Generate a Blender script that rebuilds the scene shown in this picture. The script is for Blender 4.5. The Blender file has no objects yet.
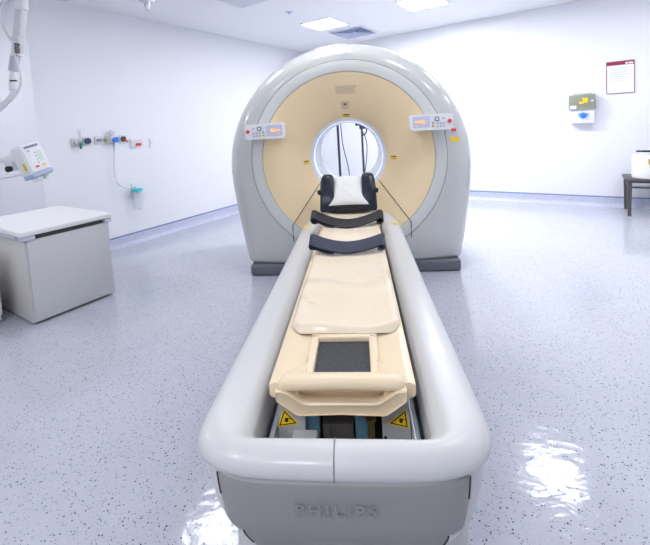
import bpy, bmesh, math, random
from mathutils import Vector, Matrix
from mathutils.bvhtree import BVHTree
random.seed(7)
PI = math.pi
C = bpy.context.scene.collection
sin, cos = math.sin, math.cos

# ------------------------------------------------------------------ helpers
def merge(bm, tmp):
    me = bpy.data.meshes.new('tmp'); tmp.to_mesh(me); tmp.free()
    bm.from_mesh(me); bpy.data.meshes.remove(me)
def B(): return bmesh.new()
def obj(name, bm, mat, parent=None, ang=35, smooth=True):
    bmesh.ops.recalc_face_normals(bm, faces=bm.faces)
    me = bpy.data.meshes.new(name); bm.to_mesh(me); bm.free()
    if smooth and len(me.polygons):
        me.polygons.foreach_set('use_smooth', [True]*len(me.polygons))
        me.set_sharp_from_angle(angle=math.radians(ang))
    for m in (mat if isinstance(mat, (list, tuple)) else [mat]): me.materials.append(m)
    o = bpy.data.objects.new(name, me); C.objects.link(o)
    if parent is not None: o.parent = parent
    return o
def tag(o, label, cat, group=None, kind=None):
    o['label'] = label; o['category'] = cat
    if group: o['group'] = group
    if kind: o['kind'] = kind
    return o
def thing(name, label, cat, loc=(0, 0, 0), rotz=0, group=None):
    o = bpy.data.objects.new(name, None); C.objects.link(o)
    o.location = loc; o.rotation_euler = (0, 0, rotz); o.empty_display_size = .1
    return tag(o, label, cat, group)
def struct(name, bm, mat, label, cat, ang=35):
    o = obj(name, bm, mat, None, ang); o['kind'] = 'structure'
    o['label'] = label; o['category'] = cat
    return o
def box(bm, x0, x1, y0, y1, z0, z1, bev=0, seg=2, M=None):
    t = B(); r = bmesh.ops.create_cube(t, size=1)
    bmesh.ops.scale(t, vec=(x1-x0, y1-y0, z1-z0), verts=t.verts)
    bmesh.ops.translate(t, vec=((x0+x1)/2, (y0+y1)/2, (z0+z1)/2), verts=t.verts)
    if bev: bmesh.ops.bevel(t, geom=t.edges[:], offset=bev, segments=seg, profile=.5, affect='EDGES')
    if M is not None: bmesh.ops.transform(t, matrix=M, verts=t.verts)
    merge(bm, t)
def loft(bm, rings, closed=True, cap=(True, True)):
    vs = [[bm.verts.new(p) for p in r] for r in rings]
    n = len(vs[0])
    for a, b in zip(vs, vs[1:]):
        for i in range(n if closed else n-1):
            j = (i+1) % n
            try: bm.faces.new((a[i], a[j], b[j], b[i]))
            except ValueError: pass
    if closed and cap[0]: bm.faces.new(vs[0][::-1])
    if closed and cap[1]: bm.faces.new(vs[-1])
    return vs
def tube(bm, pts, r, seg=10, cap=True, closed=False):
    pts = [Vector(p) for p in pts]; n = len(pts)
    rr = r if isinstance(r, (list, tuple)) else [r]*n
    rings = []; t0 = (pts[1]-pts[0]).normalized()
    up = Vector((0, 0, 1)) if abs(t0.z) < .9 else Vector((1, 0, 0))
    u = t0.cross(up).normalized(); prev = t0
    for i, p in enumerate(pts):
        if closed: t = (pts[(i+1) % n]-pts[i-1]).normalized()
        elif i == 0: t = t0
        elif i == n-1: t = (pts[-1]-pts[-2]).normalized()
        else: t = ((pts[i+1]-p).normalized()+(p-pts[i-1]).normalized()).normalized()
        u = prev.rotation_difference(t) @ u; u = (u-t*u.dot(t)).normalized(); prev = t
        v = t.cross(u)
        rings.append([p+(u*cos(2*PI*k/seg)+v*sin(2*PI*k/seg))*rr[i] for k in range(seg)])
    if closed: rings.append(rings[0]); loft(bm, rings, True, (False, False))
    else: loft(bm, rings, True, (cap, cap))
def spline(pts, n=8):
    pts = [Vector(p) for p in pts]; out = []
    P = [pts[0]*2-pts[1]]+pts+[pts[-1]*2-pts[-2]]
    for i in range(1, len(P)-2):
        a, b, c, d = P[i-1:i+3]
        for k in range(n):
            t = k/n
            out.append(.5*((2*b)+(c-a)*t+(2*a-5*b+4*c-d)*t*t+(3*b-a-3*c+d)*t**3))
    out.append(pts[-1]); return out
def lathe(bm, prof, axis='z', c=(0, 0, 0), seg=48, M=None, capends=False):
    t = B(); rings = []
    for r, h in prof:
        ring = []
        for k in range(seg):
            a = 2*PI*k/seg
            ring.append((c[0]+r*cos(a), c[1]+r*sin(a), c[2]+h) if axis == 'z' else
                        (c[0]+r*cos(a), c[1]+h, c[2]+r*sin(a)) if axis == 'y' else
                        (c[0]+h, c[1]+r*cos(a), c[2]+r*sin(a)))
        rings.append(ring)
    loft(t, rings, True, (capends, capends))
    if M is not None: bmesh.ops.transform(t, matrix=M, verts=t.verts)
    merge(bm, t)
def rod(bm, p0, p1, r, r1=None, seg=20):
    tube(bm, [p0, p1], [r, r if r1 is None else r1], seg)
def rrect2(w, h, r, n=5):
    out = []
    for cx, cy, a0 in ((w/2-r, h/2-r, 0), (-w/2+r, h/2-r, 90), (-w/2+r, -h/2+r, 180), (w/2-r, -h/2+r, 270)):
        for k in range(n+1):
            a = math.radians(a0+90*k/n); out.append((cx+r*cos(a), cy+r*sin(a)))
    return out
def slab(bm, poly, d, M, bev=0):
    """2D polygon (x,y) extruded from z=0 to d, then placed by M."""
    t = B()
    loft(t, [[(x, y, 0) for x, y in poly], [(x, y, d) for x, y in poly]])
    if bev: bmesh.ops.bevel(t, geom=[e for e in t.edges if abs(e.verts[0].co.z-d) < 1e-6 and abs(e.verts[1].co.z-d) < 1e-6], offset=bev, segments=2, affect='EDGES')
    bmesh.ops.transform(t, matrix=M, verts=t.verts); merge(bm, t)
def text_bm(s, size, depth, weight=0.0, spacing=1.0):
    cu = bpy.data.curves.new('t', 'FONT'); cu.body = s; cu.size = size; cu.extrude = depth; cu.offset = weight
    cu.align_x = 'CENTER'; cu.align_y = 'CENTER'; cu.space_character = spacing; cu.resolution_u = 3
    o = bpy.data.objects.new('t', cu); C.objects.link(o)
    dg = bpy.context.evaluated_depsgraph_get(); dg.update()
    me = bpy.data.meshes.new_from_object(o.evaluated_get(dg))
    bpy.data.objects.remove(o); bpy.data.curves.remove(cu)
    b = B(); b.from_mesh(me); bpy.data.meshes.remove(me)
    return b
def frame(o, x, y):
    """matrix with origin o, x and y axes, z = x cross y"""
    x = Vector(x).normalized(); y = Vector(y); y = (y-x*y.dot(x)).normalized(); z = x.cross(y)
    return Matrix(((x.x, y.x, z.x, o[0]), (x.y, y.y, z.y, o[1]), (x.z, y.z, z.z, o[2]), (0, 0, 0, 1)))

# ------------------------------------------------------------------ materials
def mat(name, col, rough=.5, spec=.5, metal=0, bump=0, bscale=40, var=0, coat=0, emit=None, trans=0, alpha=1, sss=0):
    m = bpy.data.materials.new(name); m.use_nodes = True
    nt = m.node_tree; b = nt.nodes['Principled BSDF']
    b.inputs['Base Color'].default_value = (*col, 1); b.inputs['Roughness'].default_value = rough
    b.inputs['Metallic'].default_value = metal; b.inputs['Specular IOR Level'].default_value = spec
    b.inputs['Coat Weight'].default_value = coat; b.inputs['Coat Roughness'].default_value = .08
    b.inputs['Transmission Weight'].default_value = trans; b.inputs['Alpha'].default_value = alpha
    if emit: b.inputs['Emission Color'].default_value = (*emit[:3], 1); b.inputs['Emission Strength'].default_value = emit[3]
    tc = nt.nodes.new('ShaderNodeTexCoord')
    nz = nt.nodes.new('ShaderNodeTexNoise'); nz.inputs['Scale'].default_value = bscale; nz.inputs['Detail'].default_value = 3
    nt.links.new(tc.outputs['Object'], nz.inputs['Vector'])
    if var:
        mx = nt.nodes.new('ShaderNodeMix'); mx.data_type = 'RGBA'
        mx.inputs['A'].default_value = (*[c*(1-var) for c in col], 1); mx.inputs['B'].default_value = (*[min(1, c*(1+var)) for c in col], 1)
        nt.links.new(nz.outputs['Fac'], mx.inputs['Factor']); nt.links.new(mx.outputs['Result'], b.inputs['Base Color'])
    if bump:
        bp = nt.nodes.new('ShaderNodeBump'); bp.inputs['Strength'].default_value = bump; bp.inputs['Distance'].default_value = .01
        nt.links.new(nz.outputs['Fac'], bp.inputs['Height']); nt.links.new(bp.outputs['Normal'], b.inputs['Normal'])
    return m
def floor_mat(name, base, gloss=True, speck=1.0):
    m = bpy.data.materials.new(name); m.use_nodes = True
    nt = m.node_tree; N = nt.nodes.new; L = nt.links.new; b = nt.nodes['Principled BSDF']
    tc = N('ShaderNodeTexCoord')
    nz = N('ShaderNodeTexNoise'); nz.inputs['Scale'].default_value = 9; nz.inputs['Detail'].default_value = 5
    L(tc.outputs['Object'], nz.inputs['Vector'])
    mx = N('ShaderNodeMix'); mx.data_type = 'RGBA'
    mx.inputs['A'].default_value = (*[c*.95 for c in base], 1); mx.inputs['B'].default_value = (*[c*1.05 for c in base], 1)
    L(nz.outputs['Fac'], mx.inputs['Factor'])
    last = mx.outputs['Result']
    for sc, size, dens, col in ((92, .155, .50, (.05, .06, .11)), (150, .20, .45, (.20, .215, .29)), (110, .18, .22, (.60, .61, .68))):
        v = N('ShaderNodeTexVoronoi'); v.inputs['Scale'].default_value = sc; v.voronoi_dimensions = '3D'
        L(tc.outputs['Object'], v.inputs['Vector'])
        sp = N('ShaderNodeSeparateColor'); L(v.outputs['Color'], sp.inputs['Color'])
        th = N('ShaderNodeMath'); th.operation = 'MULTIPLY'; L(sp.outputs['Green'], th.inputs[0]); th.inputs[1].default_value = size*2
        lt = N('ShaderNodeMath'); lt.operation = 'LESS_THAN'; L(v.outputs['Distance'], lt.inputs[0]); L(th.outputs[0], lt.inputs[1])
        dn = N('ShaderNodeMath'); dn.operation = 'LESS_THAN'; L(sp.outputs['Red'], dn.inputs[0]); dn.inputs[1].default_value = dens*speck
        mu = N('ShaderNodeMath'); mu.operation = 'MULTIPLY'; L(lt.outputs[0], mu.inputs[0]); L(dn.outputs[0], mu.inputs[1])
        m2 = N('ShaderNodeMix'); m2.data_type = 'RGBA'; L(mu.outputs[0], m2.inputs['Factor']); L(last, m2.inputs['A'])
        m2.inputs['B'].default_value = (*col, 1); last = m2.outputs['Result']
    L(last, b.inputs['Base Color'])
    b.inputs['Roughness'].default_value = .10 if gloss else .3
    b.inputs['Specular IOR Level'].default_value = .8 if gloss else .4
    if gloss:
        n1 = N('ShaderNodeTexNoise'); n1.inputs['Scale'].default_value = 11; n1.inputs['Detail'].default_value = 2.5; n1.inputs['Distortion'].default_value = .6
        mp = N('ShaderNodeMapping'); mp.inputs['Scale'].default_value = (1, 1.6, 1); mp.inputs['Rotation'].default_value = (0, 0, .6)
        L(tc.outputs['Object'], mp.inputs['Vector']); L(mp.outputs['Vector'], n1.inputs['Vector'])
        bp = N('ShaderNodeBump'); bp.inputs['Strength'].default_value = .22; bp.inputs['Distance'].default_value = .008
        L(n1.outputs['Fac'], bp.inputs['Height']); L(bp.outputs['Normal'], b.inputs['Normal'])
    return m

M_wall = mat('wall_paint', (.83, .84, .89), .45, bump=.03, bscale=120)
M_ceil = mat('ceiling_paint', (.92, .925, .965), .7)
M_floor = floor_mat('speckled_vinyl', (.515, .53, .605))
M_cove = floor_mat('coved_vinyl', (.58, .61, .76), gloss=False)
M_strip = mat('cap_strip_blue', (.22, .27, .48), .4)
M_shell = mat('gloss_white_shell', (.60, .605, .59), .16, coat=.5)
M_ring = mat('pale_grey_ring', (.68, .70, .68), .3)
M_cream = mat('cream_plastic', (.93, .74, .47), .38, var=.02, bscale=6)
M_cream2 = mat('cream_table', (.87, .71, .49), .33)
M_sheet = mat('cream_vinyl_sheet', (.90, .775, .59), .2, bump=.08, bscale=14)
M_deck = mat('deck_white', (.64, .64, .642), .38, coat=.12)
M_panel = mat('panel_grey_white', (.64, .63, .63), .45, bump=.02, bscale=300)
M_shadejoint = mat('letter_shade_and_joint', (.30, .295, .305), .6)  # panel lettering: relief shading put into a darker flat grey; also the rim joint
M_plinth = mat('plinth_grey', (.14, .155, .18), .5)
M_dark = mat('black_foam', (.011, .012, .017), .6, bump=.15, bscale=120)
M_navy = mat('navy_vinyl', (.010, .014, .028), .28)
M_navy2 = mat('navy_strap_cloth', (.016, .024, .055), .5, bump=.2, bscale=250)
M_black2 = mat('black_strap_cloth', (.005, .006, .010), .5, bump=.2, bscale=250)
M_pillow = mat('white_pillow_cloth', (.86, .85, .83), .7, bump=.25, bscale=22)
M_pad = mat('dark_grip_pad', (.045, .05, .065), .35, bump=.9, bscale=160)
M_yellow = mat('yellow_label', (.90, .62, .02), .4)
M_black = mat('black_print', (.015, .015, .015), .5)
M_metal = mat('brushed_aluminium', (.72, .73, .75), .3, metal=.9)
M_belt = mat('dark_blue_belt', (.03, .05, .12), .5)
M_mach = mat('machine_grey', (.44, .445, .46), .45)
M_machl = mat('machine_pale', (.60, .61, .64), .45)
M_machd = mat('machine_dark', (.055, .052, .05), .5)
M_motor = mat('motor_brown_grey', (.11, .10, .095), .5)
M_blue = mat('blue_connector', (.16, .33, .45), .4)
M_brass = mat('brass', (.45, .30, .10), .3, metal=.8)
M_red = mat('red_button', (.80, .05, .08), .35)
M_redled = mat('red_led', (.6, .02, .02), .4, emit=(1, .05, .03, 3))
M_panelw = mat('control_white', (.84, .85, .87), .3)
M_btn = mat('button_grey', (.55, .57, .62), .4)
M_btnd = mat('button_dark', (.25, .27, .36), .4)
M_teal = mat('teal', (.10, .45, .50), .4)
M_orange = mat('amber_button', (.85, .48, .02), .4)
M_disp = mat('display_glass', (.52, .54, .68), .15, emit=(.6, .65, .95, .05))
M_dispo = mat('display_digits', (.9, .5, .2), .4, emit=(1, .50, .22, .30))
M_beige = mat('beige_patch', (.72, .58, .40), .45)
M_seam = mat('seam_dark', (.05, .05, .045), .6)
M_bore = mat('bore_white', (.80, .83, .90), .18)
M_cab = mat('cabinet_grey', (.60, .605, .62), .5)
M_cabs = mat('cabinet_side_beige', (.64, .62, .60), .5)
M_worktop = mat('worktop_white', (.84, .835, .83), .35)
M_alu = mat('alu_rail', (.60, .62, .67), .35, metal=.3)
M_white = mat('white_plastic', (.82, .83, .86), .35)
M_grey = mat('grey_plastic', (.55, .57, .62), .4)
M_lgrey = mat('pale_grey_plastic', (.70, .715, .74), .4)
M_bluegrey = mat('blue_grey_plastic', (.42, .50, .64), .4)
M_knobblue = mat('knob_blue', (.03, .22, .80), .35)
M_green = mat('dark_green', (.02, .22, .16), .4)
M_darkblue = mat('outlet_navy', (.04, .05, .14), .4)
M_olive = mat('olive', (.35, .40, .12), .4)
M_clear = mat('clear_plastic', (.80, .82, .92), .12, alpha=.32)
M_tube = mat('clear_tubing', (.80, .82, .93), .2, alpha=.5)
M_turq = mat('turquoise_lid', (.06, .62, .66), .35)
M_maroon = mat('maroon', (.30, .02, .07), .5)
M_paper = mat('paper', (.86, .86, .90), .6)
M_print = mat('faint_print', (.62, .64, .78), .6)
M_smoke = mat('smoky_cover', (.34, .35, .27), .12, alpha=.72)
M_liner = mat('dispenser_inner', (.42, .43, .39), .5)
M_wood = mat('dark_brown_wood', (.085, .075, .08), .45, var=.2, bscale=30)
M_bin = mat('bin_white', (.85, .86, .88), .35)
M_cable = mat('dark_cable', (.02, .025, .07), .5)
M_lightoff = mat('unlit_diffuser', (.70, .72, .82), .5)
M_borelight = mat('bore_lamp', (.9, .95, 1), .4, emit=(.62, .70, 1, .25))
M_vent = mat('vent_metal', (.55, .60, .78), .4)

# ------------------------------------------------------------------ camera (solved from the photo's vanishing points)
F, Y0, YAW, PITCH, ROLL, PSI = 385.2232, 150.6606, -.0842795, .0675987, -.0583471, .4953766
CAMH = 1.25
fw = Vector((sin(YAW)*cos(PITCH), cos(YAW)*cos(PITCH), -sin(PITCH)))
rt = Vector((cos(YAW), -sin(YAW), 0)); up = rt.cross(fw)
r2 = rt*cos(ROLL)+up*sin(ROLL); u2 = -rt*sin(ROLL)+up*cos(ROLL)
cam = bpy.data.cameras.new('camera'); co = bpy.data.objects.new('camera', cam); C.objects.link(co)
co.matrix_world = Matrix(((r2.x, u2.x, -fw.x, 0), (r2.y, u2.y, -fw.y, 0), (r2.z, u2.z, -fw.z, CAMH), (0, 0, 0, 1)))
cam.sensor_fit = 'HORIZONTAL'; cam.sensor_width = 36; cam.lens = F/650*36
cam.shift_y = -(272.5-Y0)/650; cam.clip_start = .05
bpy.context.scene.camera = co

# room axes: a to the right along the back wall, b towards the back wall
nA = Vector((cos(PSI), -sin(PSI), 0)); nBv = Vector((sin(PSI), cos(PSI), 0))
RZ = -PSI
RM = Matrix.Rotation(RZ, 4, 'Z')
def W(a, b, z=0): return nA*a+nBv*b+Vector((0, 0, z))
AL, BB, BC, ZC, AR, BF, ALC = -4.33, 6.03, 1.604, 2.64, 2.4, -3.2, -6.0

# ------------------------------------------------------------------ room shell
def rbox(a0, a1, b0, b1, z0, z1, bev=0):
    b = B(); box(b, a0, a1, b0, b1, z0, z1, bev, M=RM); return b
struct('floor', rbox(ALC-.1, AR+.1, BF-.1, BB+.1, -.08, 0), M_floor, 'pale lavender vinyl floor with dark speckles and glossy reflections', 'floor')
struct('ceiling', rbox(ALC-.1, AR+.1, BF-.1, BB+.1, ZC, ZC+.1), M_ceil, 'plain white painted ceiling with square light panels', 'ceiling')
struct('wall_back', rbox(AL-.1, AR+.1, BB, BB+.1, 0, ZC), M_wall, 'white back wall behind the scanner carrying the poster', 'wall')
struct('wall_left', rbox(AL-.12, AL, BC, BB, 0, ZC), M_wall, 'white left wall carrying the medical gas outlets', 'wall')
struct('wall_alcove', rbox(ALC, AL-.12, BC, BC+.12, 0, ZC), M_wall, 'white wall returning behind the injector at the left edge', 'wall')
struct('wall_side', rbox(ALC-.1, ALC, BF, BC+.12, 0, ZC), M_wall, 'white wall far left of the cabinet, out of view', 'wall')
struct('wall_right', rbox(AR, AR+.1, BF, BB, 0, ZC), M_wall, 'white right wall beyond the side table, out of view', 'wall')
struct('wall_front', rbox(ALC, AR, BF-.1, BF, 0, ZC), M_wall, 'white wall facing the back wall, out of view', 'wall')
def cove(path_fn, s0, s1):
    # coved vinyl upstand; profile distance d from wall, height z
    prof = [(.055, .0005), (.040, .002), (.026, .007), (.014, .016), (.007, .030), (.005, .05), (.005, .112)]
    b = B(); loft(b, [[path_fn(s, d, z) for d, z in prof]+[path_fn(s, .0, .112), path_fn(s, .0, .0005)] for s in (s0, s1)]); return b
def cap(path_fn, s0, s1):
    b = B(); loft(b, [[path_fn(s, d, z) for d, z in ((0, .112), (.007, .112), (.007, .124), (0, .128))] for s in (s0, s1)]); return b
lf = lambda s, d, z: W(AL+d, s, z)
bf = lambda s, d, z: W(s, BB-d, z)
for nm, fn, s0, s1, side in (('left', lf, BC, BB, 'left'), ('back', bf, AL, AR, 'back')):
    struct('baseboard_'+nm, cove(fn, s0, s1), M_cove, 'coved speckled vinyl skirting along the %s wall' % side, 'skirting', 60)
    struct('trim_'+('1' if nm == 'left' else '2'), cap(fn, s0, s1), M_strip, 'thin blue cap strip on top of the %s skirting' % side, 'trim')

# ------------------------------------------------------------------ ceiling fittings
LS = .25
def lmat(st):
    n = 'light_diffuser_%g' % st
    return bpy.data.materials.get(n) or mat(n, (.9, .9, .95), .5, emit=(.94, .955, .985, st))
def ceiling_light(a, b, label, m=13):
    if not hasattr(m, 'node_tree'): m = lmat(m)
    t = thing('ceiling_light', label, 'ceiling light', W(a, b, ZC), RZ, 'square ceiling light panels')
    f = B()
    for x0, x1, y0, y1 in ((-LS, LS, -LS, -LS+.018), (-LS, LS, LS-.018, LS), (-LS, -LS+.018, -LS+.018, LS-.018), (LS-.018, LS, -LS+.018, LS-.018)):
        box(f, x0, x1, y0, y1, -.012, 0, .002, 1)
    obj('frame', f, M_white, t)
    d = B(); box(d, -LS+.018, LS-.018, -LS+.018, LS-.018, -.008, -.001); obj('diffuser', d, m, t)
    return t
ceiling_light(-2.90, 4.61, 'bright square ceiling light panel beside the air vent above scanner', 11)
ceiling_light(-1.52, 4.64, 'bright square ceiling light panel cut by the top edge right of vent', 58)
ceiling_light(-.25, 4.50, 'square ceiling panel reflected in the floor right of the table foot', 10)
ceiling_light(-2.96, 2.25, 'square ceiling panel reflected in the floor left of the table foot', 6)
ceiling_light(-1.52, 2.25, 'added square ceiling panel straight above the patient table, out of view', 9)  # unseen, added to brighten the table and scanner
ceiling_light(-.15, 2.25, 'added square ceiling panel right of the patient table foot, out of view', 9)  # unseen, added for more overall brightness
ceiling_light(1.2, 2.25, 'added square ceiling panel near the right wall, out of view', 8)  # unseen, added to fill the right half of the room
ceiling_light(-1.52, -1.1, 'added square ceiling panel behind the camera on the left, out of view', 21)  # unseen front fill, added to brighten the cream scanner face
ceiling_light(-.15, -1.1, 'added square ceiling panel behind the camera, out of view', 21)  # second unseen front fill, added for scanner face and table end
ceiling_light(-4.9, .2, 'added square ceiling panel in the alcove over the cabinet, out of view', 22)  # unseen, added because the alcove wall came out too dark
ceiling_light(1.2, 4.64, 'added square ceiling panel over the side table, out of view', 14)  # unseen, added to lift the right end of the back wall
t = ceiling_light(-2.95, 3.06, 'unlit square ceiling panel at the top edge left of scanner', M_lightoff)
t['group'] = 'unlit ceiling panels'
# square air vent with four-way louvres
t = thing('ceiling_vent', 'square louvred air vent in the ceiling above the scanner', 'air vent', W(-2.84, 5.32, ZC), RZ)
f = B(); VS = .265
for s in (-1, 1):
    box(f, -VS, VS, s*VS-.012, s*VS+.012, -.02, 0, .003, 1); box(f, s*VS-.012, s*VS+.012, -VS, VS, -.02, 0, .003, 1)
obj('frame', f, M_white, t)
b = B(); box(b, -VS+.01, VS-.01, -VS+.01, VS-.01, -.003, -.0005); obj('backing', b, M_vent, t)
for k in range(6):
    h = .05+.036*k; b = B()
    for q in range(4):
        R = Matrix.Rotation(q*PI/2, 4, 'Z')
        pts = [R @ Vector(p) for p in ((-h, -h, -.003), (h, -h, -.003), (h+.022, -h-.022, -.026), (-h-.022, -h-.022, -.026))]
        pts2 = [p+Vector((0, 0, -.0025)) for p in pts]
        loft(b, [pts, pts2])
    obj('louvre', b, M_vent, t)
b = B(); lathe(b, [(.0, -.004), (.035, -.004), (.045, -.002), (.048, 0)], c=(0, 0, 0), seg=24); lathe(b, [(.012, -.004), (.010, -.022), (0, -.024)], seg=12)
o = obj('sprinkler', b, M_vent); o.location = W(-2.91, 3.83, ZC); tag(o, 'small round ceiling sprinkler between the two light panels', 'sprinkler')
# ceiling pendant hook, top edge
t = thing('ceiling_hook', 'white ceiling fitting with hanging wire loop at the top edge', 'ceiling hook', W(-3.268, 2.17, ZC), RZ)
b = B(); lathe(b, [(0, 0), (.09, 0), (.09, -.015), (.045, -.03), (.05, -.10), (.066, -.14), (.066, -.175), (.05, -.19), (0, -.19)], seg=32); obj('housing', b, M_lgrey, t)
b = B(); tube(b, spline([(-.03, 0, -.185), (-.022, 0, -.22), (.012, 0, -.255), (.03, 0, -.225), (.05, 0, -.16)], 6), .007, 8); obj('wire_loop', b, M_lgrey, t)

# ------------------------------------------------------------------ SCANNER
GX, GY, ZI = -.083, 3.10, .965
G = thing('mri_scanner', 'large round white and cream scanner with open bore at the table end', 'scanner', (GX, GY, 0))
# outer outline (x, z)
def outline():
    R, zc = 1.03, .887; P = []
    for k in range(73):
        a = PI*k/72; P.append((R*cos(a), zc+R*sin(a)))
    hw = lambda z: 1.03-.142*((.887-z)/.787)**1.7
    for k in range(1, 26):
        z = .887-(.887-.17)*k/25; P.append((-hw(z), z))
    xb = hw(.17)
    for k in range(1, 7):
        a = PI/2*k/6; P.append((-xb+.06*(1-cos(a)), .17-.074*sin(a)))
    for k in range(1, 24): P.append((-(xb-.06)+2*(xb-.06)*k/24, .096))
    for k in range(6, 0, -1):
        a = PI/2*k/6; P.append((xb-.06*(1-cos(a)), .17-.074*sin(a)))
    for k in range(25, 0, -1):
        z = .887-(.887-.17)*k/25; P.append((hw(z), z))
    return P
OUT = outline(); RI = .79
def yd(th):
    d = abs((th+PI/2+PI) % (2*PI)-PI)          # angle away from straight down
    t = min(1, max(0, (d-.55)/.75)); t = t*t*(3-2*t)
    return .07+.20*t
def prof_y(s, th):
    p = 2.3
    return yd(th)*(1-(1-min(1, s)**p)**(1/p))
rings = []
S = [0, .1, .2, .3, .4, .5, .6, .68, .76, .83, .89, .94, .975, .993, 1]
rings.append([(RI*cos(math.atan2(z-ZI, x)), .008, ZI+RI*sin(math.atan2(z-ZI, x))) for x, z in OUT])
for s in S:
    rg = []
    for x, z in OUT:
        th = math.atan2(z-ZI, x); ix, iz = RI*cos(th), ZI+RI*sin(th)
        rg.append((ix+(x-ix)*s, prof_y(s, th), iz+(z-iz)*s))
    rings.append(rg)
for y, k in ((.30, 1), (.86, 1), (.95, .985), (1.02, .95), (1.05, .90)):
    rings.append([(x*k, y, ZI+(z-ZI)*k if z > ZI else max(.096, ZI+(z-ZI)*(k if z > .3 else 1))) for x, z in OUT])
rings.append([(.42*cos(math.atan2(z-ZI, x)), 1.06, ZI+.42*sin(math.atan2(z-ZI, x))) for x, z in OUT])
b = B(); loft(b, rings, True, (False, False))
bmesh.ops.recalc_face_normals(b, faces=b.faces); shell_bvh = BVHTree.FromBMesh(b)
obj('outer_shell', b, M_shell, G, 40)
b = B(); lathe(b, [(.788, .03), (.788, .004), (.784, -.001), (.775, -.003), (.71, .004), (.700, .008), (.697, .03)], 'y', (0, 0, ZI), 160); obj('face_ring', b, M_ring, G)
b = B(); lathe(b, [(.697, .012), (.66, .024), (.60, .048), (.52, .084), (.45, .120), (.40, .150), (.365, .175), (.343, .195), (.332, .208), (.326, .222)], 'y', (0, 0, ZI), 160)
dish_bvh = BVHTree.FromBMesh(b)
obj('bore_face', b, M_cream, G, 60)
b = B(); lathe(b, [(.326, .222), (.317, .24), (.309, .27), (.302, .32), (.300, .40), (.296, .6), (.290, .80), (.295, .88), (.32, .96), (.37, 1.03), (.42, 1.06)], 'y', (0, 0, ZI), 96); obj('bore_liner', b, M_bore, G, 60)
b = B(); lathe(b, [(.3065, .285), (.3035, .285), (.2985, .345), (.3025, .345)], 'y', (0, 0, ZI), 96); obj('bore_light', b, M_borelight, G)
b = B()
pl = [(x*.955, z) for x, z in ((-.94, 0), (.94, 0))]
box(b, -.875, .875, .025, .95, 0, .101, .025, 4); obj('plinth', b, M_plinth, G)
def decal(name, poly, cx, cz, bvh, m, d=.0025, up=(0, 0, 1), parent=G, oy=-1.0):
    """flat sticker dropped along +y on a surface; lies in the surface's tangent plane"""
    hit, n, _, _ = bvh.ray_cast(Vector((cx, oy, cz)), Vector((0, 1, 0)))
    if n.y > 0: n = -n
    x = Vector((0, 0, 1)).cross(n) if abs(n.z) < .95 else Vector((1, 0, 0))
    x = -x if x.x < 0 else x
    y = n.cross(x)
    Mx = frame(hit-n*.0006, x, y)
    bm = B(); slab(bm, poly, d, Mx); return obj(name, bm, m, parent), Mx
R4 = lambda w, h: [(-w/2, -h/2), (w/2, -h/2), (w/2, h/2), (-w/2, h/2)]
for cx, cz in ((-.36, .933), (.383, .938), (.005, 1.315)):
    s, Mx = decal('warning_sticker', R4(.052, .028), cx, cz, dish_bvh, M_yellow)
    bm = B(); slab(bm, R4(.052, .007), .0032, Mx @ Matrix.Translation((0, .0125, 0))); slab(bm, R4(.03, .003), .0032, Mx @ Matrix.Translation((0, -.004, 0)))
    obj('printed_line', bm, M_black, s)
# laser window and plate above the bore
s, Mx = decal('laser_window', [(-.028, -.035), (.028, -.035), (.038, .035), (-.038, .035)], .0, 1.40, dish_bvh, M_beige, .004)
bm = B(); slab(bm, rrect2(.022, .016, .006, 3), .006, Mx @ Matrix.Translation((0, .012, 0))); obj('lens', bm, M_seam, s)
decal('cover_plate', [(-.078, -.034), (.078, -.034), (.096, .034), (-.096, .034)], .003, 1.525, dish_bvh, M_beige, .003)
# seams of the lower service panel on the dish
for s in (-1, 1):
    pts = []
    p0, p1, p2 = (.250*s, .752), (.483*s, .432), (.482*s, .30)
    path = [(p0[0]+(p1[0]-p0[0])*k/14, p0[1]+(p1[1]-p0[1])*k/14) for k in range(15)]+[(p1[0]+(p2[0]-p1[0])*k/8, p1[1]+(p2[1]-p1[1])*k/8) for k in range(1, 9)]
    for x, z in path:
        best = None
        for bv in (dish_bvh, ):
            h = bv.ray_cast(Vector((x, -1, z)), Vector((0, 1, 0)))
            if h[0] is not None: best = h[0].y
        if best is None: best = .0
        pts.append((x, best, z))
    bm = B(); tube(bm, pts, .0035, 6); obj('panel_seam', bm, M_seam, G)
# maker's name on the top of the shell and labels on its right side
def project_text(bm, cx, cz, bvh, off=.002):
    for v in bm.verts:
        x, z = v.co.x+cx, v.co.y+cz
        h = bvh.ray_cast(Vector((x, -1, z)), Vector((0, 1, 0)))
        y = h[0].y if h[0] is not None else 0
        v.co = Vector((x, y-off-v.co.z, z))
    return bm
obj('lettering', project_text(text_bm('PHILIPS', .040, .0008, .0012, 1.1), -.02, 1.802, shell_bvh), M_bluegrey, G)
s, Mx = decal('yellow_label', R4(.075, .036), .85, 1.075, shell_bvh, M_yellow)
s, Mx = decal('red_label', R4(.042, .022), .845, 1.15, shell_bvh, M_red)
s, Mx = decal('small_label', R4(.05, .012), .846, 1.122, shell_bvh, M_bluegrey)
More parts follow.
